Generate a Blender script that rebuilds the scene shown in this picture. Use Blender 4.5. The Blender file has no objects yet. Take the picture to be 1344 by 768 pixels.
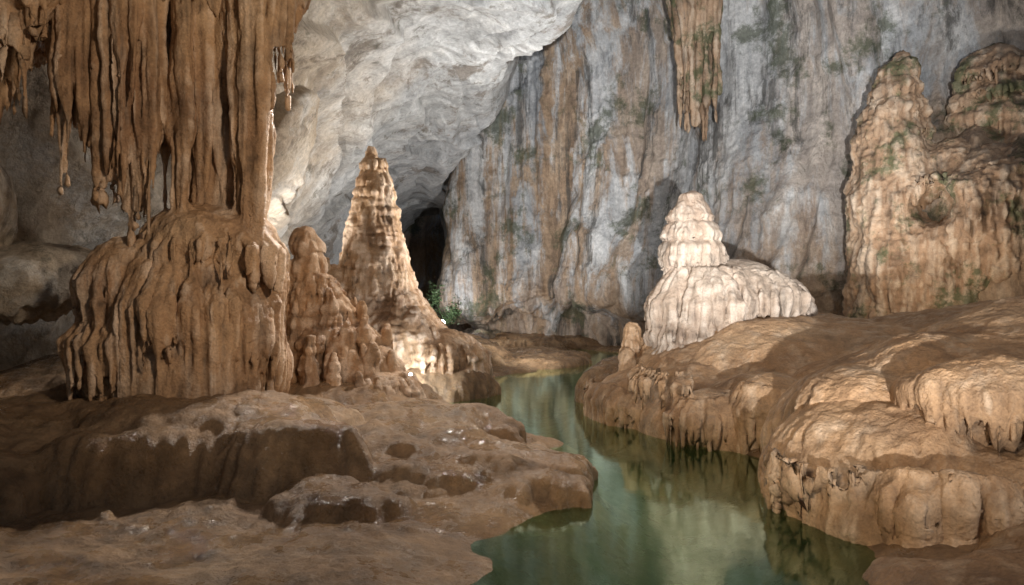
import bpy, bmesh, math, random
import numpy as np
from mathutils import Vector, Matrix
random.seed(4)
S = bpy.context.scene

# ------------------------------------------------------------------ noise
_r = np.random.RandomState(11)
_perm = _r.permutation(256); _perm = np.concatenate([_perm, _perm, _perm])
_g = _r.normal(size=(256, 3)); _g /= np.linalg.norm(_g, axis=1)[:, None]
def pn(x, y, z, s=0):
    x = np.asarray(x, float)+s*17.31; y = np.asarray(y, float)+s*5.77; z = np.asarray(z, float)+s*9.13
    xi = np.floor(x).astype(int); yi = np.floor(y).astype(int); zi = np.floor(z).astype(int)
    xf = x-xi; yf = y-yi; zf = z-zi
    u = xf*xf*xf*(xf*(xf*6-15)+10); v = yf*yf*yf*(yf*(yf*6-15)+10); w = zf*zf*zf*(zf*(zf*6-15)+10)
    xi &= 255; yi &= 255; zi &= 255
    def c(dx, dy, dz):
        h = _perm[_perm[_perm[(xi+dx) & 255]+((yi+dy) & 255)]+((zi+dz) & 255)]
        g = _g[h]
        return g[..., 0]*(xf-dx)+g[..., 1]*(yf-dy)+g[..., 2]*(zf-dz)
    a = c(0,0,0)*(1-u)+c(1,0,0)*u; b = c(0,1,0)*(1-u)+c(1,1,0)*u
    d = c(0,0,1)*(1-u)+c(1,0,1)*u; e = c(0,1,1)*(1-u)+c(1,1,1)*u
    return ((a*(1-v)+b*v)*(1-w)+(d*(1-v)+e*v)*w)*1.5
def fbm(P, f, o=4, s=0, sz=1.0, gain=.5):
    t = 0; a = 1.
    for i in range(o):
        t = t+a*pn(P[:,0]*f, P[:,1]*f, P[:,2]*f*sz, s+i); a *= gain; f *= 2.03
    return t
def sstep(a, b, x):
    t = np.clip((x-a)/(b-a), 0, 1); return t*t*(3-2*t)

# ------------------------------------------------------------------ mesh helpers
def finish(name, co, faces, mat, cav=None, mesh=None):
    if mesh is None:
        me = bpy.data.meshes.new(name)
        co = np.asarray(co, np.float32); faces = np.asarray(faces, np.int32)
        me.vertices.add(len(co)); me.vertices.foreach_set("co", co.ravel())
        n = len(faces); k = faces.shape[1]
        me.loops.add(n*k); me.loops.foreach_set("vertex_index", faces.ravel())
        me.polygons.add(n); me.polygons.foreach_set("loop_start", np.arange(0, n*k, k, dtype=np.int32))
        me.update(calc_edges=True)
    else:
        me = mesh; me.name = name
        me.vertices.foreach_set("co", np.asarray(co, np.float32).ravel()); me.update()
    me.polygons.foreach_set("use_smooth", np.ones(len(me.polygons), bool))
    if cav is not None:
        at = me.attributes.new("cav", 'FLOAT', 'POINT'); at.data.foreach_set("value", np.asarray(cav, np.float32))
    me.materials.clear(); me.materials.append(mat)
    ob = bpy.data.objects.new(name, me); S.collection.objects.link(ob)
    return ob
def grid_faces(nu, nv):
    i = np.arange(nu-1)[:, None]*nv+np.arange(nv-1)[None, :]
    i = i.ravel(); return np.stack([i, i+1, i+nv+1, i+nv], 1)
def catmull(C, n):
    C = np.asarray(C, float); k = C.shape[0]
    P = np.concatenate([(2*C[0]-C[1])[None], C, (2*C[-1]-C[-2])[None]])
    t = np.linspace(0, k-1-1e-6, n); i = t.astype(int); f = t-i
    f = f.reshape((-1,)+(1,)*(C.ndim-1))
    p0, p1, p2, p3 = P[i], P[i+1], P[i+2], P[i+3]
    return .5*((2*p1)+(-p0+p2)*f+(2*p0-5*p1+4*p2-p3)*f*f+(-p0+3*p1-3*p2+p3)*f**3)
def patch(ctrl, nu, nv):
    G = catmull(ctrl, nu); G = catmull(np.swapaxes(G, 0, 1), nv); G = np.swapaxes(G, 0, 1)
    return G
def grid_normals(G, inside=(0, 25, 5)):
    du = np.gradient(G, axis=0); dv = np.gradient(G, axis=1)
    N = np.cross(du, dv); N /= np.linalg.norm(N, axis=2)[..., None]+1e-9
    sgn = np.sign(((np.array(inside)-G)*N).sum(2)); s = 1 if sgn.mean() > 0 else -1
    return N*s

def ell(bm, c, r, rot=0, sub=4):
    m = Matrix.Translation(c) @ Matrix.Rotation(rot, 4, 'Z') @ Matrix.Diagonal((r[0], r[1], r[2], 1))
    bmesh.ops.create_icosphere(bm, subdivisions=sub, radius=1, matrix=m)
def cone(bm, p0, p1, r0, r1, seg=12):
    p0 = Vector(p0); p1 = Vector(p1); d = p1-p0
    q = d.to_track_quat('Z', 'Y').to_matrix().to_4x4()
    bmesh.ops.create_cone(bm, cap_ends=True, segments=seg, radius1=r0, radius2=r1, depth=d.length,
                          matrix=Matrix.Translation((p0+p1)/2) @ q)
def lathe(bm, prof, cx, cy, seg=40):
    rings = []
    for z, r, sx in prof:
        rings.append([bm.verts.new((cx+sx+r*math.cos(2*math.pi*i/seg), cy+r*math.sin(2*math.pi*i/seg), z)) for i in range(seg)])
    for a, b in zip(rings[:-1], rings[1:]):
        for i in range(seg):
            bm.faces.new((a[i], a[(i+1) % seg], b[(i+1) % seg], b[i]))
    bm.faces.new(rings[0][::-1]); bm.faces.new(rings[-1])
def drape(bm, cx, cy, rx, ry, a0, a1, n, zt, zb, r, rnd, inset=.7, jit=.25):
    # fringe of tapering ribs round the lip of a flowstone dome
    for i in range(n):
        a = math.radians(a0+(a1-a0)*(i+rnd.uniform(-.3, .3))/max(n-1, 1)); c, s = math.cos(a), math.sin(a)
        zz = zb+rnd.uniform(-.3, 1)*jit; k = rnd.uniform(.96, 1.04); q = r*rnd.uniform(.7, 1.25); zm = zt+(zz-zt)*.35
        cone(bm, (cx+rx*inset*c, cy+ry*inset*s, zt+.1), (cx+rx*k*c, cy+ry*k*s, zm), q*.5, q)
        cone(bm, (cx+rx*k*c, cy+ry*k*s, zm+.03), (cx+rx*k*c, cy+ry*k*s, zz), q, q*.25)
def flowstone(name, bm, mat, voxel, smooth=5, lump=.18, lf=.8, flute=.1, ff=2.5, tier=.0, tf=2., fringe=0., fr_f=4.,
              micro=.02, seed=0, flz=.07, dents=()):
    # primitives are fused by voxel remeshing, then displaced with lumps, vertical flutes, tiers and drips
    bmesh.ops.recalc_face_normals(bm, faces=bm.faces)
    me = bpy.data.meshes.new("tmp"); bm.to_mesh(me); bm.free()
    ob = bpy.data.objects.new("tmp", me); S.collection.objects.link(ob)
    m = ob.modifiers.new("r", 'REMESH'); m.mode = 'VOXEL'; m.voxel_size = voxel
    m = ob.modifiers.new("s", 'SMOOTH'); m.iterations = smooth; m.factor = .5
    dg = bpy.context.evaluated_depsgraph_get(); dg.update()
    out = bpy.data.meshes.new_from_object(ob.evaluated_get(dg))
    bpy.data.objects.remove(ob)
    def getcn():
        n = len(out.vertices); co = np.empty(n*3, np.float32); out.vertices.foreach_get("co", co)
        no = np.empty(n*3, np.float32); out.vertices.foreach_get("normal", no)
        return co.reshape(-1, 3).astype(float), no.reshape(-1, 3).astype(float)
    co, no = getcn()
    co = co+no*(lump*fbm(co, lf, 3, seed, sz=.7))[:, None]
    for c, r, dep in dents:
        g = np.exp(-(((co-np.array(c))**2).sum(1)/r**2)**2)
        co[:, 1] += g*dep; co[:, 0] += g*dep*.55
    out.vertices.foreach_set("co", co.astype(np.float32).ravel()); out.update()
    co, no = getcn()
    W = co+np.stack([fbm(co, .6, 2, seed+3, sz=.25), fbm(co, .6, 2, seed+5, sz=.25), 0*co[:, 0]], 1)*.2
    steep = np.clip(1-np.abs(no[:, 2])*1.1, 0, 1)**.7
    mod = .4+1.0*np.clip(fbm(co, .5, 2, seed+7)+.45, 0, 1)
    n1 = np.abs(pn(W[:,0]*ff, W[:,1]*ff, W[:,2]*ff*flz, seed+20))
    n2 = np.abs(pn(W[:,0]*ff*2.3, W[:,1]*ff*2.3, W[:,2]*ff*flz*2.5, seed+21))
    fl = (np.minimum(n1, .5)*2+.5*np.minimum(n2, .4)*2)-.5
    d = flute*fl*steep*mod
    if tier:
        t1 = np.abs(pn(W[:,0]*.5, W[:,1]*.5, W[:,2]*tf, seed+30))
        t2 = np.abs(pn(W[:,0]*1.2, W[:,1]*1.2, W[:,2]*tf*2.2, seed+31))
        tt = np.minimum(t1, .4)*2+np.minimum(t2, .4)-.4
        d = d+tier*tt*steep
        fl = fl+tt*.7
    tz = W[:,2]*7+fbm(W, 1.4, 3, seed+60)*2.2; tz = tz-np.floor(tz)
    d = d+.018*(sstep(0, .8, tz)-sstep(.85, 1, tz))*np.clip(1-steep, 0, 1)
    mi = fbm(co, 5., 3, seed+40, gain=.55)
    d = d+micro*mi
    co = co+no*d[:, None]
    if fringe:
        under = sstep(.15, .6, -no[:, 2])
        k = pn(co[:,0]*fr_f, co[:,1]*fr_f, 0*co[:,0], seed+50)
        co[:, 2] -= under*fringe*np.clip(k+.05, 0, 1)*2.2
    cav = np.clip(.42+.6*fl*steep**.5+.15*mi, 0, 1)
    return finish(name, co, None, mat, cav, out)

# ------------------------------------------------------------------ materials
class NT:
    def __init__(s, name):
        s.m = bpy.data.materials.new(name); s.m.use_nodes = True
        s.t = s.m.node_tree; s.t.nodes.clear()
        s.out = s.n('ShaderNodeOutputMaterial')
        s.tc = s.n('ShaderNodeTexCoord')
    def n(s, t, **k):
        x = s.t.nodes.new(t)
        for a, b in k.items(): setattr(x, a, b)
        return x
    def l(s, a, b): s.t.links.new(a, b)
    def noise(s, sc, det=5, rough=.6, scale=(1,1,1), loc=(0,0,0), dist=0.):
        mp = s.n('ShaderNodeMapping'); mp.inputs['Scale'].default_value = scale; mp.inputs['Location'].default_value = loc
        s.l(s.tc.outputs['Object'], mp.inputs[0])
        x = s.n('ShaderNodeTexNoise'); x.inputs['Scale'].default_value = sc; x.inputs['Detail'].default_value = det
        x.inputs['Roughness'].default_value = rough; x.inputs['Distortion'].default_value = dist
        s.l(mp.outputs[0], x.inputs['Vector']); return x.outputs[0]
    def ramp(s, v, stops):
        r = s.n('ShaderNodeValToRGB'); e = r.color_ramp.elements
        while len(e) < len(stops): e.new(.5)
        for el, (p, c) in zip(e, stops):
            el.position = p; el.color = (c, c, c, 1) if isinstance(c, (int, float)) else (*c, 1)
        s.l(v, r.inputs[0]); return r.outputs[0]
    def mix(s, f, a, b, mode='MIX'):
        x = s.n('ShaderNodeMix', data_type='RGBA', blend_type=mode)
        for sock, v in ((0, f), (6, a), (7, b)):
            if hasattr(v, 'default_value') and hasattr(v, 'links'): s.l(v, x.inputs[sock])
            else: x.inputs[sock].default_value = v if isinstance(v, (int, float)) else (*v, 1)
        return x.outputs[2]
    def math(s, op, a, b=0.):
        x = s.n('ShaderNodeMath', operation=op)
        for i, v in enumerate((a, b)):
            if isinstance(v, (int, float)): x.inputs[i].default_value = v
            else: s.l(v, x.inputs[i])
        return x.outputs[0]
    def rng(s, v, a, b, c, d):
        x = s.n('ShaderNodeMapRange'); s.l(v, x.inputs[0])
        for i, q in enumerate((a, b, c, d)): x.inputs[i+1].default_value = q
        return x.outputs[0]
    def attr(s, nm):
        a = s.n('ShaderNodeAttribute'); a.attribute_name = nm; return a.outputs['Fac']
    def bump(s, h, strength, dist, nrm=None):
        b = s.n('ShaderNodeBump'); b.inputs['Strength'].default_value = strength; b.inputs['Distance'].default_value = dist
        s.l(h, b.inputs['Height'])
        if nrm: s.l(nrm, b.inputs['Normal'])
        return b.outputs[0]
    def pos(s):
        x = s.n('ShaderNodeSeparateXYZ'); s.l(s.tc.outputs['Object'], x.inputs[0]); return x.outputs
    def prin(s, col, rough, nrm, spec=.5):
        p = s.n('ShaderNodeBsdfPrincipled'); s.l(col, p.inputs['Base Color'])
        if isinstance(rough, (int, float)): p.inputs['Roughness'].default_value = rough
        else: s.l(rough, p.inputs['Roughness'])
        if nrm: s.l(nrm, p.inputs['Normal'])
        p.inputs['Specular IOR Level'].default_value = spec
        s.l(p.outputs[0], s.out.inputs[0]); return p

def flow_mat(name, dark, mid, light, pale, wet=.5, moss=0., fine=1.):
    t = NT(name)
    c = t.ramp(t.noise(.55, 5, .62), [(.3, dark), (.5, mid), (.72, light)])
    st = t.ramp(t.noise(2.2, 5, .65, scale=(1, 1, .16)), [(.5, 0.), (.68, 1.)])
    c = t.mix(t.math('MULTIPLY', st, .6), c, pale)
    dk = t.ramp(t.noise(.9, 6, .7, loc=(3, 7, 5)), [(.32, .48), (.52, 1.)])
    c = t.mix(.85, c, dk, 'MULTIPLY')
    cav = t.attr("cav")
    c = t.mix(t.ramp(cav, [(.62, 0.), (.95, .5)]), c, pale)  # pale highlights put into the colour of the ribs
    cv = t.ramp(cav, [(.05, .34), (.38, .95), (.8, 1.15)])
    c = t.mix(.9, c, cv, 'MULTIPLY')  # groove dirt, with occlusion shade put into the colour
    sp = t.ramp(t.noise(22, 4, .75), [(.3, .62), (.7, 1.15)])
    c = t.mix(.7, c, sp, 'MULTIPLY')
    if moss:
        mo = t.ramp(t.noise(.6, 6, .7, loc=(1, 8, 4)), [(.53, 0.), (.61, 1.)])
        c = t.mix(t.math('MULTIPLY', mo, moss), c, (.06, .08, .03))
    r = t.ramp(t.noise(1.3, 5, .65, loc=(5, 5, 5)), [(.40, .72-.5*wet), (.56, .78)])
    b = t.bump(t.noise(4*fine, 9, .74), .75, .12)
    v = t.n('ShaderNodeTexVoronoi'); v.inputs['Scale'].default_value = 20*fine
    t.l(t.tc.outputs['Object'], v.inputs['Vector'])
    b = t.bump(v.outputs['Distance'], .4, .025, b)
    t.prin(c, r, b, .5)
    return t.m

M_brown = flow_mat("flowstone_brown", (.17, .09, .042), (.33, .19, .095), (.43, .27, .145), (.54, .40, .27), .7)
M_col = flow_mat("flowstone_column", (.26, .135, .066), (.46, .27, .14), (.59, .385, .22), (.78, .61, .46), .8)
M_tan = flow_mat("flowstone_tan", (.31, .17, .08), (.49, .295, .155), (.60, .40, .235), (.72, .54, .375), .75)
M_white = flow_mat("flowstone_white", (.31, .21, .145), (.455, .34, .25), (.54, .43, .33), (.66, .56, .46), .4)
M_mossy = flow_mat("flowstone_mossy", (.19, .115, .065), (.37, .235, .14), (.49, .34, .22), (.60, .49, .37), .2, .8, .6)

def wall_mat():
    t = NT("limestone_wall"); P = t.pos()
    c = t.ramp(t.noise(.16, 7, .68, scale=(1, 1, .5)), [(.3, (.33, .33, .33)), (.5, (.49, .49, .485)), (.7, (.65, .645, .635))])
    w = t.ramp(t.noise(.6, 6, .7, scale=(1, 1, .07), loc=(4, 1, 2)), [(.46, 0.), (.58, 1.)])
    c = t.mix(t.math('MULTIPLY', w, .7), c, (.80, .775, .735))
    bs = t.ramp(t.noise(.35, 7, .72, scale=(1, 1, .11), loc=(11, 2, 0), dist=.4), [(.47, 0.), (.55, 1.)])
    bc = t.ramp(t.noise(1.2, 5, .7, scale=(1, 1, .2)), [(.3, (.20, .125, .075)), (.5, (.42, .28, .17)), (.7, (.58, .44, .31))])
    c = t.mix(t.math('MULTIPLY', bs, t.rng(P[0], 4, 13, .95, .5)), c, bc)
    nn = t.noise(.45, 6, .72, scale=(1, 1, .3), loc=(2, 9, 1))
    lf = t.ramp(t.math('SUBTRACT', t.math('ADD', nn, t.rng(P[2], 1, 9, .64, .35)), .5), [(.45, 0.), (.58, 1.)])
    c = t.mix(t.math('MULTIPLY', lf, .75), c, bc)
    rz = t.math('MULTIPLY', t.rng(P[0], 16.5, 19.5, 0., .5), t.rng(P[2], 9, 15, 1., .0))
    rz = t.ramp(t.math('ADD', rz, t.math('MULTIPLY', nn, .5)), [(.40, 0.), (.55, 1.)])
    c = t.mix(t.math('MULTIPLY', rz, .85), c, bc)
    bl = t.ramp(t.noise(.7, 7, .75, scale=(1, 1, .07), loc=(1, 14, 6)), [(.53, 0.), (.62, 1.)])
    c = t.mix(t.math('MULTIPLY', bl, .8), c, (.085, .08, .07))
    mo = t.ramp(t.noise(.3, 7, .75, loc=(7, 3, 4)), [(.53, 0.), (.61, 1.)])
    c = t.mix(t.math('MULTIPLY', mo, .75), c, (.085, .10, .05))
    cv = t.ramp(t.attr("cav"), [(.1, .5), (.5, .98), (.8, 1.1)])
    c = t.mix(.8, c, cv, 'MULTIPLY')  # wall hollows darkened in the colour, as dirt and occlusion shade
    sp = t.ramp(t.noise(5, 6, .8), [(.3, .5), (.65, 1.18)])
    c = t.mix(.75, c, sp, 'MULTIPLY')
    b = t.bump(t.noise(1.6, 9, .76, scale=(1, 1, .5)), 1., .35)
    t.prin(c, .75, b, .3); return t.m
M_wall = wall_mat()
def ceil_mat():
    t = NT("limestone_ceiling"); P = t.pos()
    g = t.ramp(t.noise(.22, 7, .68), [(.3, (.38, .38, .375)), (.5, (.54, .54, .53)), (.7, (.69, .685, .67))])
    be = t.ramp(t.noise(.3, 7, .68, loc=(3, 3, 3)), [(.3, (.34, .25, .17)), (.5, (.53, .43, .32)), (.7, (.68, .59, .48))])
    k = t.math('ADD', t.math('MULTIPLY', P[0], -.11), t.math('MULTIPLY', P[1], -.055))
    k = t.math('ADD', t.math('ADD', k, t.math('MULTIPLY', t.noise(.15, 5, .6, loc=(8, 1, 1)), 1.6)), 0.56)
    k = t.ramp(k, [(.35, 0.), (.95, 1.)])
    c = t.mix(k, g, be)
    wt = t.ramp(t.noise(.5, 7, .75, loc=(6, 2, 9)), [(.5, 0.), (.62, 1.)])
    c = t.mix(t.math('MULTIPLY', wt, .5), c, (.76, .74, .70))
    dk = t.ramp(t.noise(.35, 7, .78, loc=(1, 7, 2), dist=.5), [(.54, 0.), (.62, 1.)])
    c = t.mix(t.math('MULTIPLY', dk, .7), c, (.17, .125, .085))
    mo = t.ramp(t.noise(.9, 7, .8, loc=(17, 3, 4)), [(.57, 0.), (.64, 1.)])
    c = t.mix(t.math('MULTIPLY', mo, .65), c, (.12, .105, .07))
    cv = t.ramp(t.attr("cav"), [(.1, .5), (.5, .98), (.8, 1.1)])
    c = t.mix(.85, c, cv, 'MULTIPLY')  # occlusion shade painted into ceiling hollows along with dirt
    sp = t.ramp(t.noise(7, 6, .8), [(.3, .5), (.65, 1.15)])
    c = t.mix(.75, c, sp, 'MULTIPLY')
    b = t.bump(t.noise(2.2, 9, .76), 1., .25)
    t.prin(c, .7, b, .35); return t.m
M_ceil = ceil_mat()
def ground_mat():
    t = NT("cave_floor"); P = t.pos()
    c = t.ramp(t.noise(.5, 6, .65), [(.3, (.18, .10, .048)), (.5, (.335, .20, .10)), (.72, (.47, .31, .175))])
    d = t.ramp(t.noise(2.5, 6, .78, loc=(4, 4, 1)), [(.35, .5), (.65, 1.15)])
    c = t.mix(.85, c, d, 'MULTIPLY')
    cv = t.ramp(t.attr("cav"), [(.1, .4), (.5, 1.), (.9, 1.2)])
    c = t.mix(.8, c, cv, 'MULTIPLY')  # floor creases: dirt plus painted occlusion shade
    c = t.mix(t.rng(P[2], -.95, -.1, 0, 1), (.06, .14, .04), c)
    r = t.ramp(t.noise(1.1, 6, .68, loc=(5, 5, 5)), [(.43, .15), (.57, .72)])
    b = t.bump(t.noise(2.8, 11, .75), 1., .16)
    v = t.n('ShaderNodeTexVoronoi'); v.inputs['Scale'].default_value = 18
    t.l(t.tc.outputs['Object'], v.inputs['Vector'])
    b = t.bump(v.outputs['Distance'], .35, .02, b)
    t.prin(c, r, b, .5); return t.m
M_ground = ground_mat()
def water_mat():
    t = NT("river_water")
    b = t.bump(t.noise(1.2, 3, .5), .08, .06)
    fr = t.n('ShaderNodeFresnel'); fr.inputs['IOR'].default_value = 1.33; t.l(b, fr.inputs['Normal'])
    tr = t.n('ShaderNodeBsdfTransparent'); tr.inputs[0].default_value = (.66, .84, .56, 1)
    di = t.n('ShaderNodeBsdfDiffuse'); di.inputs[0].default_value = (.05, .12, .045, 1)
    tb = t.n('ShaderNodeMixShader'); tb.inputs[0].default_value = .14; t.l(tr.outputs[0], tb.inputs[1]); t.l(di.outputs[0], tb.inputs[2])
    gl = t.n('ShaderNodeBsdfGlossy'); gl.inputs['Roughness'].default_value = .08; gl.inputs['Color'].default_value = (.82, .98, .78, 1)
    t.l(b, gl.inputs['Normal'])
    m = t.n('ShaderNodeMixShader'); t.l(t.math('MINIMUM', t.math('MULTIPLY', fr.outputs[0], 1.7), 1.), m.inputs[0]); t.l(tb.outputs[0], m.inputs[1]); t.l(gl.outputs[0], m.inputs[2])
    t.l(m.outputs[0], t.out.inputs[0]); return t.m
M_water = water_mat()

# ------------------------------------------------------------------ river polygon & ground
river = np.array([(4.6,-8),(4.3,3),(4.2,7.3),(4.4,9),(4.6,11.2),(4.8,13),(4.2,15),(2.9,18),(2.6,21),(3.2,25),(5.4,33),(7.2,41),(4.5,46),
                  (3.3,44),(3.2,38),(2.8,33.5),(-.5,28),(-1.0,22.5),(-2.5,19.5),(-2.3,17.3),(-.6,15),(.3,13.4),(1.15,11.6),(.8,10),(-.3,8.6),(-.5,6),(-.6,3),(-1,-8)], float)
def river_sd(X, Y):
    d = np.full(X.shape, 1e9); ins = np.zeros(X.shape, bool)
    n = len(river)
    for i in range(n):
        a = river[i]; b = river[(i+1) % n]
        e = b-a; wx = X-a[0]; wy = Y-a[1]
        t = np.clip((wx*e[0]+wy*e[1])/(e@e), 0, 1)
        d = np.minimum(d, np.hypot(wx-t*e[0], wy-t*e[1]))
        c = ((a[1] > Y) != (b[1] > Y)) & (X < (b[0]-a[0])*(Y-a[1])/((b[1]-a[1])+1e-12)+a[0])
        ins ^= c
    return np.where(ins, -d, d)
ys = np.concatenate([np.linspace(-10, 3, 30)[:-1], 3*np.exp(np.linspace(0, math.log(75/3), 620))])
xs = np.concatenate([np.linspace(-22, -9.5, 40)[:-1], np.linspace(-9.5, 6.5, 400), np.linspace(6.5, 40, 70)[1:]])
YY, XX = np.meshgrid(ys, xs, indexing='ij')
P = np.stack([XX.ravel(), YY.ravel(), 0*XX.ravel()], 1)
wx = fbm(P, .6, 3, 61)*.5; wy = fbm(P, .6, 3, 67)*.5
X = P[:,0]+wx; Y = P[:,1]+wy
sd = river_sd(P[:,0]+wx*.7, P[:,1]+wy*.7)
h = np.where(sd > 0, .24*(1-np.exp(-np.maximum(sd, 0)/.5)), -1.1*(1-np.exp(np.minimum(sd, 0)/1.1)))
h = h-.05
h = h+.95*np.exp(-(((P[:,0]-.9)/1.4)**2+((P[:,1]-15.0)/1.6)**2))*(sd < 0)*sstep(0, -.4, sd)*.85
h = h+.25*np.exp(-(((P[:,0]-.6)/1.1)**2+((P[:,1]-8.5)/2.2)**2))*(sd < 0)*sstep(0, -.4, sd)
def smax(a, b, k=.12):
    m = np.clip(.5+.5*(b-a)/k, 0, 1); return a*(1-m)+b*m+k*m*(1-m)
lobes = [(-5.6,11.8,2.9,2.1,1.45,4),(-3.7,10.7,1.6,1.25,1.15,4),(-5.6,10.3,1.5,1.1,1.2,4),(-7.6,9.6,1.5,1.2,1.0,3.5),(-1.4,11.7,2.7,1.5,.5,5),(-2.0,12.4,1.6,1.2,.8,4),(-2.3,13.8,2.5,1.6,.95,4),(-4.2,16.6,2.5,2.4,1.2,3),
         (-9,10.8,3,2.6,1.3,3),(-7.8,6.8,1.9,.9,.45,3),(-3,23,2.4,2.2,1.2,2),(0.8,36.5,3.4,5,.45,3),(-6,36,6,10,1.6,2),
         (-6.5,24,3.6,6,2.2,2),(-9,16,4,5,1.9,2),(11,22,9,7,2.0,2.5),(11,11,6,6,1.2,2.5),(17,22,8,9,2.6,2.5),(0,52,9,7,.9,3),(.2,10.4,.9,.5,.3,3),(-2.2,9.3,1.2,.5,.42,4)]
for cx, cy, rx, ry, H, p in lobes:
    r = np.sqrt(((X-cx)/rx)**2+((Y-cy)/ry)**2)
    dome = H*np.clip(1-r**p, 0, 1)**(1/2.2)-.06*(r > 1)
    h = smax(h, np.where(r < 1, dome, -3), .1)
gp = np.stack([P[:,0], P[:,1], h], 1)
land = sstep(-.1, .25, h)
h = h+land*(.15*fbm(gp, .55, 4, 71)+.05*np.abs(fbm(gp, 1.8, 4, 75)))
rim = np.abs(pn(X*.55, Y*.8, 0*X, 80)); rimv = np.exp(-(rim/.06)**2)
h = h+land*rimv*.06*sstep(1.2, .5, h)
tz = h*8+fbm(P, 1.1, 3, 83)*1.5; tz = tz-np.floor(tz)
h = h+land*.02*(sstep(0, .8, tz)-sstep(.85, 1, tz))
Gd = np.stack([P[:,0], P[:,1], h], 1)
G = Gd.reshape(YY.shape+(3,)); N = grid_normals(G, (0, 10, 50))
Nf = N.reshape(-1, 3); steep = np.clip(1-Nf[:,2], 0, 1)**.6
fl = np.minimum(np.abs(pn(Gd[:,0]*3, Gd[:,1]*3, Gd[:,2]*.5, 90)), .5)*2-.4
Gd = Gd+Nf*(steep*fl*.13*land)[:,None]
cav = np.clip(.5+fl*steep*.7+.25*fbm(gp, 2.2, 3, 75), 0, 1)
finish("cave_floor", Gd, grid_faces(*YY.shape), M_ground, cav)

bm = bmesh.new()
vs = [bm.verts.new((x, y, 0)) for x, y in ((-14,-9),(14,-9),(14,64),(-14,64))]; bm.faces.new(vs)
me = bpy.data.meshes.new("river_water"); bm.to_mesh(me); bm.free(); me.materials.append(M_water)
S.collection.objects.link(bpy.data.objects.new("river_water", me))

# ------------------------------------------------------------------ ceiling
C = np.array([
 [(-11,-8,-.5),(-11.5,-8,5),(-10,-8,8.5),(-6.5,-8,11),(-2,-8,12.5),(2.6,-8,14),(4.5,-8,20)],
 [(-11,3,-.5),(-11.5,3,5),(-10,3,8.5),(-6.5,3,11),(-2,4,12.5),(2.2,5,14),(4,7,20)],
 [(-12,13,-.5),(-12,13,5),(-11,14,8),(-7.5,14,10.5),(-2.5,15,12.8),(2,16,13.8),(3.5,18,20)],
 [(-12,20,-.5),(-11,20,4),(-7.6,20,7.2),(-6.2,20,10.8),(-2.7,22,13.2),(1.7,24,13.7),(3.0,27,20)],
 [(-13,28,-.5),(-12.5,28,3.5),(-9.4,28,6.1),(-7,28,10.6),(-3.3,29,13.2),(.6,30,14.4),(2,33,21)],
 [(-14,37,-.5),(-13,38,4),(-11,37,7.2),(-8,38,10.8),(-4.6,38,12.9),(-1.6,38,13.6),(0,41,20)],
 [(-13,46,-.5),(-12.5,46,4),(-11,46,8),(-8.6,46,10.8),(-6,45,12.2),(-3.9,45,12.1),(-2,48,18)],
 [(-13,53,-.5),(-12.5,53,4),(-11.2,53,8),(-9.5,53,10.6),(-7.5,53,11.8),(-5.6,53,11.8),(-3,56,15)],
 [(-14,66,-.5),(-13.5,66,4),(-12,66,8),(-10,66,11),(-7,66,12),(-4,66,12),(-1,68,14)]])
G = patch(C, 640, 420); N = grid_normals(G, (0, 25, 3)); sh = G.shape
p = G.reshape(-1, 3); n = N.reshape(-1, 3)
Wp = p+np.stack([fbm(p, .25, 2, 3), fbm(p, .25, 2, 4), fbm(p, .25, 2, 5)], 1)*1.2
a = fbm(Wp, .11, 2, 100)*.8
rd = np.abs(fbm(Wp, .2, 3, 105)); led = -np.minimum(rd, .35)*.5
q = Wp@np.array([.75, .25, .6]); fr = q*.30+pn(p[:,0]*.15, p[:,1]*.15, p[:,2]*.15, 9)*1.4; fr = fr-np.floor(fr)
slab = sstep(0, .93, fr)-sstep(.93, 1., fr)
q2 = Wp@np.array([.5, .1, .9]); f2_ = q2*1.3+pn(p[:,0]*.3, p[:,1]*.3, p[:,2]*.3, 19)*2; f2_ = f2_-np.floor(f2_)
slab2 = (sstep(0, .9, f2_)-sstep(.9, 1., f2_))*np.clip(.3+pn(p[:,0]*.2, p[:,1]*.2, p[:,2]*.2, 29)*2, 0, 1)
mi = fbm(p, 1.3, 5, 120, gain=.6)
d = (a+led+slab*.5+slab2*.1+mi*.06)*np.where(p[:,1] > 44, .5, 1)
p2 = p+n*d[:, None]
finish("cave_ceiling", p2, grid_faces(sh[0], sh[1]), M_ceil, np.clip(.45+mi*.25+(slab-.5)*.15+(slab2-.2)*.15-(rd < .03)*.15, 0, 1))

# ------------------------------------------------------------------ back / right wall
plan = [(-5.5,70),(-4.6,58),(-3.9,51),(0,48),(4,45.5),(8,42),(11.5,37),(16,32),(22,27),(29,19),(33,6),(34,-8)]
prof = [(-1,-2.2),(1.6,-1.8),(3.2,.6),(6,.3),(10,-.3),(15,-.9),(21,-.2),(30,2.5)]
C = []
for i, (x, y) in enumerate(plan):
    a = np.array(plan[max(i-1, 0)], float); b = np.array(plan[min(i+1, len(plan)-1)], float)
    tn = (b-a)/np.linalg.norm(b-a); nn = np.array([-tn[1], tn[0]])*-1
    if (np.array([0, 22])-np.array([x, y]))@nn < 0: nn = -nn
    C.append([(x+nn[0]*o, y+nn[1]*o, z) for z, o in prof])
G = patch(np.array(C), 760, 420); N = grid_normals(G, (0, 22, 8)); sh = G.shape
p = G.reshape(-1, 3); n = N.reshape(-1, 3)
Wp = p+np.stack([fbm(p, .2, 2, 13, sz=.4), fbm(p, .2, 2, 14, sz=.4), 0*p[:,0]], 1)*1.2
fold = pn(Wp[:,0]*.2, Wp[:,1]*.2, Wp[:,2]*.04, 130)*2.0
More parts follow.
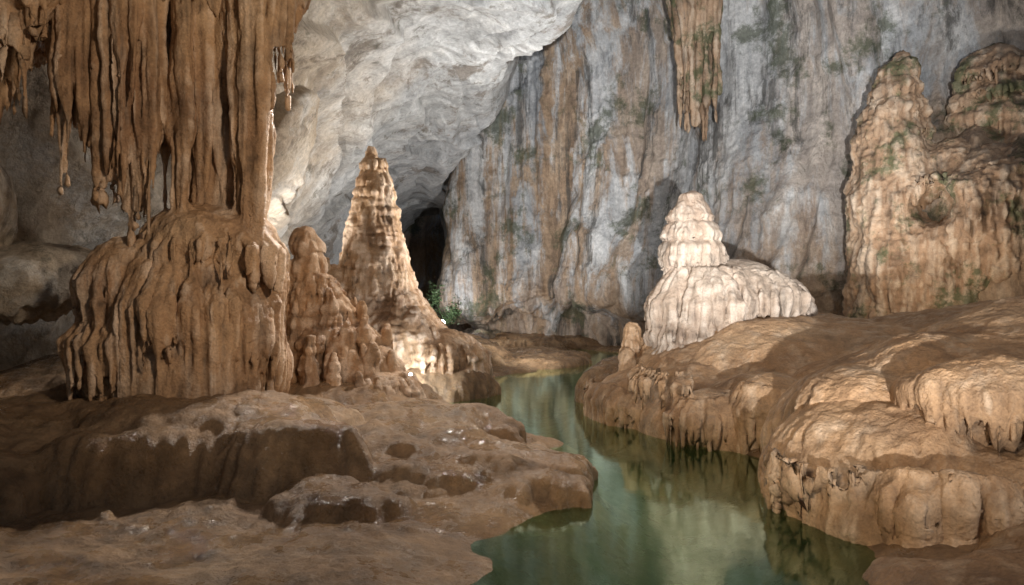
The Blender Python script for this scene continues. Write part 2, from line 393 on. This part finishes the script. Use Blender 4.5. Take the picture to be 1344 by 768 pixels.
f2 = np.minimum(np.abs(pn(Wp[:,0]*.5, Wp[:,1]*.5, Wp[:,2]*.05, 131)), .45)*1.0
patchm = np.clip(.2+pn(p[:,0]*.2,p[:,1]*.2,p[:,2]*.12,133)*2.4, 0, 1)
f3 = np.minimum(np.abs(pn(Wp[:,0]*1.6, Wp[:,1]*1.6, Wp[:,2]*.12, 132)), .4)*.7*patchm
br = np.abs(fbm(Wp, .22, 3, 135, sz=.5)); mi = fbm(p, 1.1, 5, 140, gain=.6)
arch = np.exp(-(((p[:,0]-21)/2.2)**2+((p[:,2]-12.5)/3.0)**2)**2)*1.6*(p[:,1] > 15)
d = fold+f2+f3-np.minimum(br, .4)*.8+mi*.08*(1+patchm)-arch
p2 = p+n*d[:, None]
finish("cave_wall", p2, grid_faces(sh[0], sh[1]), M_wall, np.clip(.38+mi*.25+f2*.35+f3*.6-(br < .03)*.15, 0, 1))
bm = bmesh.new(); vs = [bm.verts.new(v) for v in ((-16,67,-1),(2,67,-1),(2,67,20),(-16,67,20))]; bm.faces.new(vs)
bmesh.ops.subdivide_edges(bm, edges=bm.edges, cuts=30, use_grid_fill=True)
for v in bm.verts: v.co.y += float(pn(v.co.x*.4, 0, v.co.z*.4, 3))*1.5
me = bpy.data.meshes.new("passage_end_wall"); bm.to_mesh(me); bm.free(); me.materials.append(M_wall)
S.collection.objects.link(bpy.data.objects.new("passage_end_wall", me))

# ------------------------------------------------------------------ LEFT COLUMN
rr = random.Random(8)
bm = bmesh.new()
ell(bm, (-6.0,12.9,3.0), (1.6,1.35,1.6)); ell(bm, (-6.95,12.7,2.2), (1.0,1.1,1.5)); ell(bm, (-5.15,12.9,2.9), (.8,1.0,1.55))
ell(bm, (-5.9,12.3,1.6), (1.4,1.0,1.2)); ell(bm, (-4.95,13.2,1.7), (.65,.8,1.0)); ell(bm, (-5.6,12.7,4.15), (1.2,1.0,.75)); ell(bm, (-4.75,12.9,3.4), (.5,.6,.9))
ell(bm, (-6.9,12.3,3.3), (.8,.7,.9))
drape(bm, -6.0, 12.8, 1.62, 1.5, 150, 380, 34, 3.6, 1.5, .11, rr, .75, .6)
drape(bm, -6.7, 12.4, 1.15, 1.0, 160, 350, 20, 2.8, 1.3, .1, rr, .75, .3)
drape(bm, -5.4, 12.4, .95, .9, 190, 380, 18, 3.2, 1.3, .09, rr, .75, .5)
drape(bm, -5.5, 12.6, 1.2, 1.0, 180, 370, 18, 4.3, 3.2, .08, rr, .75, .5)
drape(bm, -6.9, 12.3, .85, .75, 170, 370, 12, 3.7, 2.6, .08, rr, .75, .4)
for i in range(18):
    x = -6.1+i*.086+rr.uniform(-.05, .05); y = 12.5+rr.uniform(-.45, .4)
    cone(bm, (x+rr.uniform(-.1,.1), y, 10.4), (x, y, 3.9), rr.uniform(.12,.2), rr.uniform(.06,.12))
for i in range(52):
    u = (i % 26)/25; x = -7.95+u*1.65+rr.uniform(-.07, .07); y = 12.2+rr.uniform(-.7, .4)
    zt = 6.7-1.5*u**1.2+rr.uniform(-1.0, 1.2)
    cone(bm, (x+rr.uniform(-.08,.08), y, 9.6), (x, y, zt), rr.uniform(.13,.24), .018)
for i in range(22):
    x = -4.85+rr.uniform(-.4, .85); y = 12.6+rr.uniform(-.6, .6)
    cone(bm, (x-.1, y, 9.6), (x, y, rr.uniform(6.6,7.7)), rr.uniform(.1,.18), .018)
ell(bm, (-6.3,12.8,10.2), (2.3,1.6,1.9)); ell(bm, (-7.5,12.7,9.4), (1.2,1.1,1.3)); ell(bm, (-5.0,13.0,9.7), (1.2,1.1,1.5))
for i in range(46):
    x = rr.uniform(-8.0, -6.2); cone(bm, (x, 11.55+rr.uniform(0,.5), 8.8), (x+rr.uniform(-.05,.05), 11.65+rr.uniform(0,.4), 5.6-.5*(x+8)+rr.uniform(-.6, 1.6)), rr.uniform(.08,.13), .02)
ell(bm, (-7.2,13.1,8.3), (.8,.5,1.3)); ell(bm, (-5.3,13.3,6.5), (.6,.5,3))
for i in range(9):
    x = -7.0+i*.075; cone(bm, (x, 11.8+i*.03, 7.5), (x+.05, 11.9, 4.1+abs(i-4)*.25), .12, .025)
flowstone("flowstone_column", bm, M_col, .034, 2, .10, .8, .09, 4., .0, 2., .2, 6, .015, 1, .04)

bm = bmesh.new()
ell(bm, (-9.6,11.8,9.6), (2.2,2.4,2.2)); ell(bm, (-8.4,11.2,9.2), (1.2,1.6,1.5))
for i in range(50):
    x = rr.uniform(-10.4,-7.6); y = rr.uniform(10.6,12.2)
    cone(bm, (x, y, 9.2), (x, y, rr.uniform(6.0,7.4)+.25*abs(x+9)), rr.uniform(.14,.26), .025)
flowstone("stalactite_cluster", bm, M_col, .05, 3, .12, .9, .1, 3.6, .0, 2., .2, 5, .02, 2, .05)

bm = bmesh.new()
ell(bm, (-10.8,13.6,3.4), (2.4,1.7,.75)); ell(bm, (-9.4,14.4,3.7), (1.5,1.5,.6)); ell(bm, (-11.4,12.8,5), (1.6,1.8,1.6))
flowstone("rock_shelf", bm, M_ceil, .08, 5, .25, .6, .08, 2., 0, 2., .2, 3, .03, 3)

# ------------------------------------------------------------------ small stalagmite group
bm = bmesh.new()
for c, r in [((-5.15,17,4.45),(.33,.33,.48)),((-5.1,17,3.8),(.42,.42,.6)),((-5.0,17,3.1),(.55,.5,.75)),((-4.7,17,2.5),(.85,.75,.95)),((-4.4,17.1,1.7),(1.15,1.,1.1)),
             ((-3.8,16.9,1.1),(1.2,1.,1.0)),((-3.1,16.5,.6),(1.0,1.,.85)),((-5.6,17.4,2.6),(.7,.8,1.4)),((-6.3,17.8,3.2),(.7,.9,1.2)),((-5.6,16.6,1.2),(1.1,1.,1.1))]:
    ell(bm, c, r)
for x, y, z0, z1, r in [(-5.15,16.2,.8,2.75,.17),(-4.75,16.1,.8,1.9,.15),(-3.9,16.2,.8,2.9,.15),(-3.55,16.4,.5,2.7,.15),(-3.3,16.1,.3,2.1,.17),(-2.9,16.4,.3,1.9,.16),(-4.35,16.3,1,3.4,.17),(-4.0,17.3,1,3.3,.2),(-2.55,16.2,0,1.4,.17),(-6.6,17.2,1,4.4,.22),(-6.1,17,1,3.8,.2),(-5.5,16.8,1,4.1,.18),
                        (-4.1,15.7,.6,1.9,.14),(-3.5,15.6,.4,1.5,.14),(-2.7,15.8,.2,1.2,.13),(-4.6,15.6,.8,2.3,.14),(-3.7,16.9,1,3.1,.15),(-3.1,16.9,.8,2.5,.15)]:
    cone(bm, (x, y, z0), (x, y, z1), r*1.9, r*.35)
drape(bm, -4.4, 17, 1.2, 1.1, 170, 370, 22, 2.3, .9, .1, rr, .7, .7)
drape(bm, -4.9, 17, .7, .65, 170, 370, 14, 3.6, 2.3, .08, rr, .6, .4)
drape(bm, -3.2, 16.5, 1.0, .9, 170, 370, 16, 1.2, .4, .08, rr, .8, .3)
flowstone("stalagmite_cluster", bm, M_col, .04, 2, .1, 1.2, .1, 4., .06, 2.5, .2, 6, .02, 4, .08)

# ------------------------------------------------------------------ tall stalagmite
bm = bmesh.new()
lathe(bm, [(8.6,.1,-.05),(8.3,.26,-.05),(7.5,.46,0),(6.6,.70,0),(5.7,.95,.02),(4.6,1.2,.08),(3.4,1.45,.15),(2.4,1.85,.5),(1.4,2.3,1.0),(.3,2.8,1.5),(-.5,3,1.6)], -4.9, 24)
ell(bm, (-2.6,23.4,.5), (1.9,1.8,1.7)); ell(bm, (-3.6,22.8,1.2), (1.3,1.2,1.7)); ell(bm, (-6.2,23.6,2.0), (1.3,1.4,2.4))
for x, y, z, r in [(-3.2,22.4,2.9,.3),(-2.6,22.5,2.3,.3),(-2.1,22.8,2.0,.3),(-1.6,22.8,1.4,.3),(-3.7,22.3,3.3,.28),(-6.3,23,4.6,.35),(-5.9,22.8,3.9,.3),(-4.3,22.5,2.7,.3)]:
    cone(bm, (x, y, 0), (x, y, z), r*2.2, r*.4)
for k in range(11):
    z = 7.8-k*.52+rr.uniform(-.08, .08); R = .33+(8.3-z)*.215
    drape(bm, -4.87, 24, R+.02, R+.02, 0, 355, 16+2*k, z+.25, z-.36, .05+.004*k, rr, .8, .25)
drape(bm, -2.7, 23.3, 1.8, 1.7, 180, 380, 22, 1.6, .5, .12, rr, .8, .5)
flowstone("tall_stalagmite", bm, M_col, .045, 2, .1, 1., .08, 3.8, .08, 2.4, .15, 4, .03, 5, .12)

# ------------------------------------------------------------------ right mounds
bm = bmesh.new()
for c, r in [((8.2,19.5,.5),(5.0,4.6,2.2)),((5.6,15.6,.1),(2.0,1.9,1.35)),((4.6,16.8,.1),(1.7,2.4,1.35)),((3.9,19,0),(1.9,3,1.2)),((9.3,16,.5),(3.2,2.8,1.7)),
             ((4.15,14.8,.62),(.7,.7,.55)),((5.5,14.3,.85),(.85,.8,.6)),((6.6,14.2,.9),(.7,.8,.6)),((14,19.5,.8),(5,4,2.3)),
             ((3.1,17.6,.35),(.6,.9,.6)),((7.5,15.2,1.0),(1.3,1.2,.85))]:
    ell(bm, c, r)
drape(bm, 4.15, 14.8, .78, .78, 150, 380, 20, .95, .02, .07, rr, .7, .2)
drape(bm, 5.5, 14.3, .95, .9, 170, 380, 24, 1.2, .05, .075, rr, .7, .3)
drape(bm, 6.6, 14.2, .8, .9, 180, 380, 18, 1.3, .1, .075, rr, .7, .3)
drape(bm, 3.2, 17.4, .85, 1.15, 130, 330, 24, .75, .0, .075, rr, .7, .2)
drape(bm, 4.4, 16.6, 1.5, 2.1, 160, 250, 20, 1.4, .8, .06, rr, .8, .2)
drape(bm, 3.9, 19, 1.85, 2.95, 150, 235, 30, .75, .0, .08, rr, .9, .15)
drape(bm, 5.6, 15.6, 1.95, 1.85, 190, 290, 28, .9, .05, .07, rr, .9, .2)
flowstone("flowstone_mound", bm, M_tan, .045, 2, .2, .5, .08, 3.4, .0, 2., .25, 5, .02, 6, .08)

bm = bmesh.new()
for c, r in [((7.9,11.8,.5),(3.3,2.8,1.95)),((11,12.8,.8),(4,4,2.35)),((5.3,10.5,.25),(1.45,1.8,1.2)),((6.5,9.1,-.1),(2.2,1.5,1.2)),((8,9.0,.1),(2.6,1.9,1.25)),
             ((7.2,9.6,1.75),(1.7,1.3,.5)),((9,9.3,1.95),(1.8,1.6,.55)),((4.9,9.6,.1),(1.0,1.2,.85)),((6.2,11.3,1.1),(1.5,1.4,.9)),((5.6,9.9,.8),(1.1,1.2,.7))]:
    ell(bm, c, r)
drape(bm, 7.2, 9.6, 1.6, 1.25, 195, 335, 26, 1.8, 1.15, .055, rr, .85, .25)
drape(bm, 9.0, 9.3, 1.7, 1.5, 190, 330, 22, 1.9, 1.15, .06, rr, .85, .25)
drape(bm, 6.5, 9.1, 2.1, 1.42, 185, 300, 34, .85, .0, .07, rr, .93, .15)
drape(bm, 5.0, 10.0, 1.2, 1.4, 165, 240, 16, .8, .0, .07, rr, .93, .15)
flowstone("flowstone_mound", bm, M_tan, .035, 3, .18, .55, .13, 3., .0, 2., .25, 6, .02, 8, .08)
bm = bmesh.new()
for c, r in [((5.4,6.7,-.1),(1.6,1.2,.62)),((7,7.2,0),(2,1.4,.8)),((4.7,7.3,-.1),(.9,.7,.4))]:
    ell(bm, c, r)
flowstone("flowstone_boulder", bm, M_brown, .035, 6, .15, .9, .06, 3., .0, 2., .2, 5, .015, 9, .1)

# ------------------------------------------------------------------ white stalagmite
bm = bmesh.new()
lathe(bm, [(6.3,.08,0),(6.2,.3,0),(5.85,.48,0),(5.55,.6,-.02),(5.45,.52,-.02),(5.3,.66,0),(4.98,.77,0),(4.9,.68,0),(4.7,.84,.02),(4.3,.9,.03),(4.15,.78,.03),(3.9,.8,.05),(3,.8,.3)], 5.25, 20)
for c, r in [((5.65,19.9,2.9),(1.5,1.4,1.35)),((6.6,20.2,3.0),(1.5,1.5,1.3)),((5.5,19.7,1.9),(1.4,1.4,1.4)),((6.8,20.1,2.0),(1.6,1.5,1.4)),((8.35,20.8,2.7),(.75,.9,1.1)),((5.0,19.3,1.3),(1.0,1.2,1.0))]:
    ell(bm, c, r)
drape(bm, 5.65, 19.85, 1.62, 1.52, 160, 350, 19, 3.9, 1.2, .15, rr, .62, .6)
drape(bm, 5.6, 19.7, 1.66, 1.6, 170, 340, 24, 2.6, 1.0, .09, rr, .8, .4)
drape(bm, 6.9, 20.1, 1.52, 1.58, 215, 360, 15, 3.8, 1.8, .14, rr, .6, .4)
drape(bm, 8.35, 20.8, .78, .92, 190, 380, 14, 3.2, 2.2, .08, rr, .8, .3)
drape(bm, 5.0, 19.3, 1.05, 1.2, 150, 330, 20, 1.9, .9, .1, rr, .8, .3)
drape(bm, 5.28, 20, .85, .85, 170, 370, 18, 4.5, 4.0, .07, rr, .8, .1)
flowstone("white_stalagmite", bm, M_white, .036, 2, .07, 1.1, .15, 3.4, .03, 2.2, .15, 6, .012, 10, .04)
for x, y, z, r in [(3.5,20,2.45,.2),(3.9,19.6,1.9,.16),(3.3,19.4,1.7,.2)]:
    bm = bmesh.new(); cone(bm, (x, y, .2), (x, y, z-.3), r*2.3, r*1.0, 20); ell(bm, (x, y, z-.3), (r*1.05, r*1.0, .34)); ell(bm, (x+.03, y, z-.62), (r*1.45, r*1.3, .3)); ell(bm, (x-.02, y, z-.95), (r*1.8, r*1.6, .35))
    flowstone("small_stalagmite", bm, M_tan, .03, 2, .08, 2, .06, 5., .03, 3., 0, 4, .01, 12)

# ------------------------------------------------------------------ wall formations
bm = bmesh.new()
for i in range(34):
    x = 9.9+rr.uniform(-1.1, 1.1); y = 36.3+rr.uniform(-.6, .8)
    cone(bm, (x, y, 22), (x+rr.uniform(-.1,.1), y, 11.2+abs(x-10.0)*1.6+rr.uniform(0, 4)), rr.uniform(.25,.45), .04)
ell(bm, (10,37,20), (1.4,1.2,4)); ell(bm, (10.1,37,16), (.9,.8,2.5))
flowstone("hanging_stalactite", bm, M_mossy, .08, 2, .2, .6, .15, 2.2, .0, 1.5, .3, 3, .04, 14, .06)

bm = bmesh.new()
lathe(bm, [(14.3,.12,.2),(13.4,.6,.1),(12.2,1.0,.05),(10.5,1.4,0),(8.5,1.75,-.1),(6.5,2.0,.1),(4.5,2.2,.3),(1,2.5,.5)], 17.3, 30.6)
ell(bm, (17.8,31.6,9.5), (1.6,1.3,3.0)); ell(bm, (19.2,29.9,8.4), (2.2,1.6,1.9)); ell(bm, (20.9,28.3,6.2), (3.4,2.0,3.4)); ell(bm, (18.4,29.4,4.2), (3.0,1.7,3.4)); ell(bm, (23,26.0,5.0), (2.6,2.2,3.8))
for k, z in enumerate((13.3, 12.5, 11.6, 10.6, 9.4, 8.2)):
    drape(bm, 17.3, 30.6, .75+.2*k, .75+.2*k, 150, 390, 16, z+.4, z-1.0, .14, rr, .8, .5)
drape(bm, 20.5, 28.3, 2.8, 1.9, 170, 370, 32, 8.4, 5.6, .16, rr, .8, 1.2)
drape(bm, 18.6, 29.2, 2.0, 1.5, 170, 370, 20, 8.4, 6.4, .14, rr, .8, .8)
drape(bm, 22.8, 25.8, 2.4, 2.1, 170, 330, 24, 8.6, 5.4, .15, rr, .8, 1.4)
flowstone("wall_flowstone", bm, M_mossy, .07, 2, .35, .6, .15, 2., .1, 1.0, .3, 2, .07, 15, .1, [((17.4,28.0,7.2),.75,2.6)])
bm = bmesh.new()
lathe(bm, [(14.2,.3,0),(13.8,1.0,0),(13.2,1.3,.0),(13.0,1.0,0),(12.2,1.4,0),(11.9,1.1,0),(11.2,1.5,0),(10.6,1.2,0),(9.6,1.6,0),(6,1.6,.0)], 21.1, 29.7)
ell(bm, (22.0,28.6,9), (1.6,1.2,3)); ell(bm, (21,30,11.5), (1.3,1.2,2.6))
for z in (13.4, 12.4, 11.4, 10.2): drape(bm, 21.1, 29.7, 1.4, 1.4, 170, 370, 18, z, z-.9, .12, rr, .8, .3)
flowstone("stalactite_cluster", bm, M_mossy, .07, 2, .25, .6, .15, 2., .14, 1.6, .3, 1.8, .05, 16, .1)

def rock(name, c, r, seed, mat):
    bm = bmesh.new(); bmesh.ops.create_icosphere(bm, subdivisions=4, radius=1)
    co = np.array([v.co[:] for v in bm.verts]); d = 1+.35*fbm(co, 1.1, 3, seed)
    co = co*d[:, None]*np.array(r)+np.array(c)
    for v, q in zip(bm.verts, co): v.co = q
    me = bpy.data.meshes.new(name); bm.to_mesh(me); bm.free()
    for q in me.polygons: q.use_smooth = True
    me.materials.append(mat); ob = bpy.data.objects.new(name, me); S.collection.objects.link(ob)
for i in range(16):
    y = rr.uniform(40, 52); x = -5.5+rr.uniform(0, 4.5); s = rr.uniform(.2, .7)
    rock("boulder", (x, y, .8), (s*1.3, s, s*.8), i, M_wall)

# ------------------------------------------------------------------ plants at the far opening
tl = NT("leaf_green"); col = tl.ramp(tl.noise(3), [(.3, (.05, .09, .04)), (.7, (.10, .15, .06))]); tl.prin(col, .5, None); M_leaf = tl.m
def bush(c, R, n, seed):
    q = random.Random(seed); bm = bmesh.new()
    for k in range(14):
        a = q.uniform(0, 6.28); tip = Vector((c[0]+R*.8*math.cos(a), c[1]+R*.8*math.sin(a), c[2]+q.uniform(.5, 1.6)*R))
        cone(bm, c, tip, .04, .012, 6)
        for j in range(n//14):
            o = Vector(c).lerp(tip, q.uniform(.35, 1.1))+Vector((q.gauss(0, .2), q.gauss(0, .2), q.gauss(0, .2)))*R
            d = Vector((q.gauss(0, 1), q.gauss(0, 1), q.gauss(0, .6))).normalized()*q.uniform(.12, .26)
            e = d.cross(Vector((q.random(), q.random(), q.random()))).normalized()*q.uniform(.04, .08)
            bm.faces.new([bm.verts.new(o), bm.verts.new(o+d*.5+e), bm.verts.new(o+d), bm.verts.new(o+d*.5-e)])
    me = bpy.data.meshes.new("fern_bush"); bm.to_mesh(me); bm.free(); me.materials.append(M_leaf)
    S.collection.objects.link(bpy.data.objects.new("fern_bush", me))
bush((-4.7, 48.5, 1.6), 1.2, 700, 1); bush((-5.3, 49.5, 2.9), 1.0, 500, 2)

# ------------------------------------------------------------------ modelled cave lamps, wall lamp and added fill spots
def emat(name, col, st):
    m = bpy.data.materials.new(name); m.use_nodes = True; t = m.node_tree; t.nodes.clear()
    o = t.nodes.new('ShaderNodeOutputMaterial'); e = t.nodes.new('ShaderNodeEmission'); e.inputs[0].default_value = (*col, 1); e.inputs[1].default_value = st
    t.links.new(e.outputs[0], o.inputs[0]); return m
M_lens = emat("lamp_lens", (.85, .93, 1), 18)
tm = NT("lamp_housing"); tm.prin(tm.ramp(tm.noise(20), [(.4, .03), (.6, .05)]), .4, None)
def floodlamp(loc, yaw, size=.12):
    e = bpy.data.objects.new("cave_floodlight", None); e.location = loc; e.rotation_euler = (0, 0, yaw); S.collection.objects.link(e)
    def part(nm, f, mat):
        bm = bmesh.new(); f(bm); me = bpy.data.meshes.new(nm); bm.to_mesh(me); bm.free(); me.materials.append(mat)
        o = bpy.data.objects.new(nm, me); S.collection.objects.link(o); o.parent = e
    part("housing", lambda b: cone(b, (0, .15, 0), (0, 0, 0), size*.6, size*1.1, 20), tm.m)
    part("lens", lambda b: cone(b, (0, -.003, 0), (0, -.02, 0), size, size*.9, 20), M_lens)
    part("stand", lambda b: (cone(b, (0, .08, -.5), (0, .08, 0), .015, .015, 8), cone(b, (-.15, .08, -.5), (.15, .08, -.5), .015, .015, 8)), tm.m)
floodlamp((-3.1, 20.9, .85), .3, .06)
floodlamp((-4.6, 45.0, 1.75), 0, .22)
def spot(name, loc, target, power, ang, blend, col, rad=.1):
    L = bpy.data.lights.new(name, 'SPOT'); L.energy = power; L.spot_size = math.radians(ang); L.spot_blend = blend; L.color = col; L.shadow_soft_size = rad
    o = bpy.data.objects.new(name, L); o.location = loc; o.rotation_euler = (Vector(target)-Vector(loc)).to_track_quat('-Z', 'Y').to_euler(); S.collection.objects.link(o)
def point(name, loc, power, col, rad=.1):
    L = bpy.data.lights.new(name, 'POINT'); L.energy = power; L.color = col; L.shadow_soft_size = rad
    o = bpy.data.objects.new(name, L); o.location = loc; S.collection.objects.link(o)
cool = (.95, .97, 1); warm = (1, .83, .64)
spot("floodlight_wall", (-.1, -8, .7), (10, 37, 15), 85000, 38, .9, cool, .12)
spot("fill_side_wall", (9.5, 25, 3.0), (20, 30, 14), 2600, 80, .9, cool, .4)  # unseen fill behind the white stalagmite, added to wash the right wall
spot("fill_ceiling", (8, 25.5, 2.6), (-5.5, 27, 10), 16000, 90, .9, (1,.98,.95), .5)  # added spot out of sight on the right bank, evens out the ceiling
spot("fill_vault", (-8.6, 22.5, 3.2), (-5.5, 27, 12), 1900, 100, .9, (1,.98,.95), .3)  # unseen spot, added to brighten the ceiling near the left stalagmites
spot("fill_far_wall", (1.5, 27, .8), (-.5, 46, 9), 9000, 75, .9, cool, .2)  # added wash over the water for the far wall, no fixture
spot("fill_formation", (14, 23.5, 3.6), (19, 30, 8), 1000, 130, .9, warm, .4)  # added uplight, unseen behind the mound, for the wall formation
spot("fill_back_rim", (1.8, 22, 11.5), (-3.0, 11.5, 1), 7500, 60, .9, (1, .93, .85), .2)  # added rim spot hanging in open air, gives glints on left ground
spot("fill_column_rim", (-.6, 21.5, 12.3), (-4.7, 12.8, 4.2), 6000, 34, .9, (1, .93, .85), .2)  # floating spot without fixture, added for highlights on the column
spot("fill_left", (4.5, 2.5, 6.5), (-5.8, 12.5, 6.3), 4100, 60, .9, warm, .6)  # warm fill added to brighten the left column, no lamp there
spot("fill_right", (-3.5, 0.5, 7), (7, 16, 1.5), 4200, 66, .9, warm, 1.6)  # soft warm fill added for the right mounds, no lamp there
point("lamp_glow", (-3.05, 20.4, .95), 240, (.8, .9, 1), .05)
point("lamp_glow_far", (-4.6, 44.7, 2.0), 900, cool, .1)

# ------------------------------------------------------------------ daylight through the open cave mouth
w = bpy.data.worlds.new("World"); S.world = w; w.use_nodes = True
nt = w.node_tree; bg = nt.nodes['Background']; sk = nt.nodes.new('ShaderNodeTexSky'); sk.sky_type = 'NISHITA'; sk.sun_disc = False
sk.sun_elevation = math.radians(50); sk.sun_rotation = math.radians(140)
nt.links.new(sk.outputs[0], bg.inputs[0]); bg.inputs[1].default_value = .043
L = bpy.data.lights.new("sun", 'SUN'); L.energy = .5; L.angle = math.radians(10); L.color = (1, .95, .88)
o = bpy.data.objects.new("sun", L); S.collection.objects.link(o)
az, el = math.radians(140), math.radians(50)
dv = Vector((math.sin(az)*math.cos(el), math.cos(az)*math.cos(el), math.sin(el)))
o.rotation_euler = (-dv).to_track_quat('-Z', 'Y').to_euler()

cam = bpy.data.cameras.new("camera"); cam.lens = 24; cam.sensor_width = 36; cam.clip_end = 500
co = bpy.data.objects.new("camera", cam); co.location = (0, 0, 3); co.rotation_euler = (math.radians(91.0), 0, 0); S.collection.objects.link(co); S.camera = co
S.view_settings.view_transform = 'Standard'; S.view_settings.look = 'None'; S.view_settings.exposure = 0
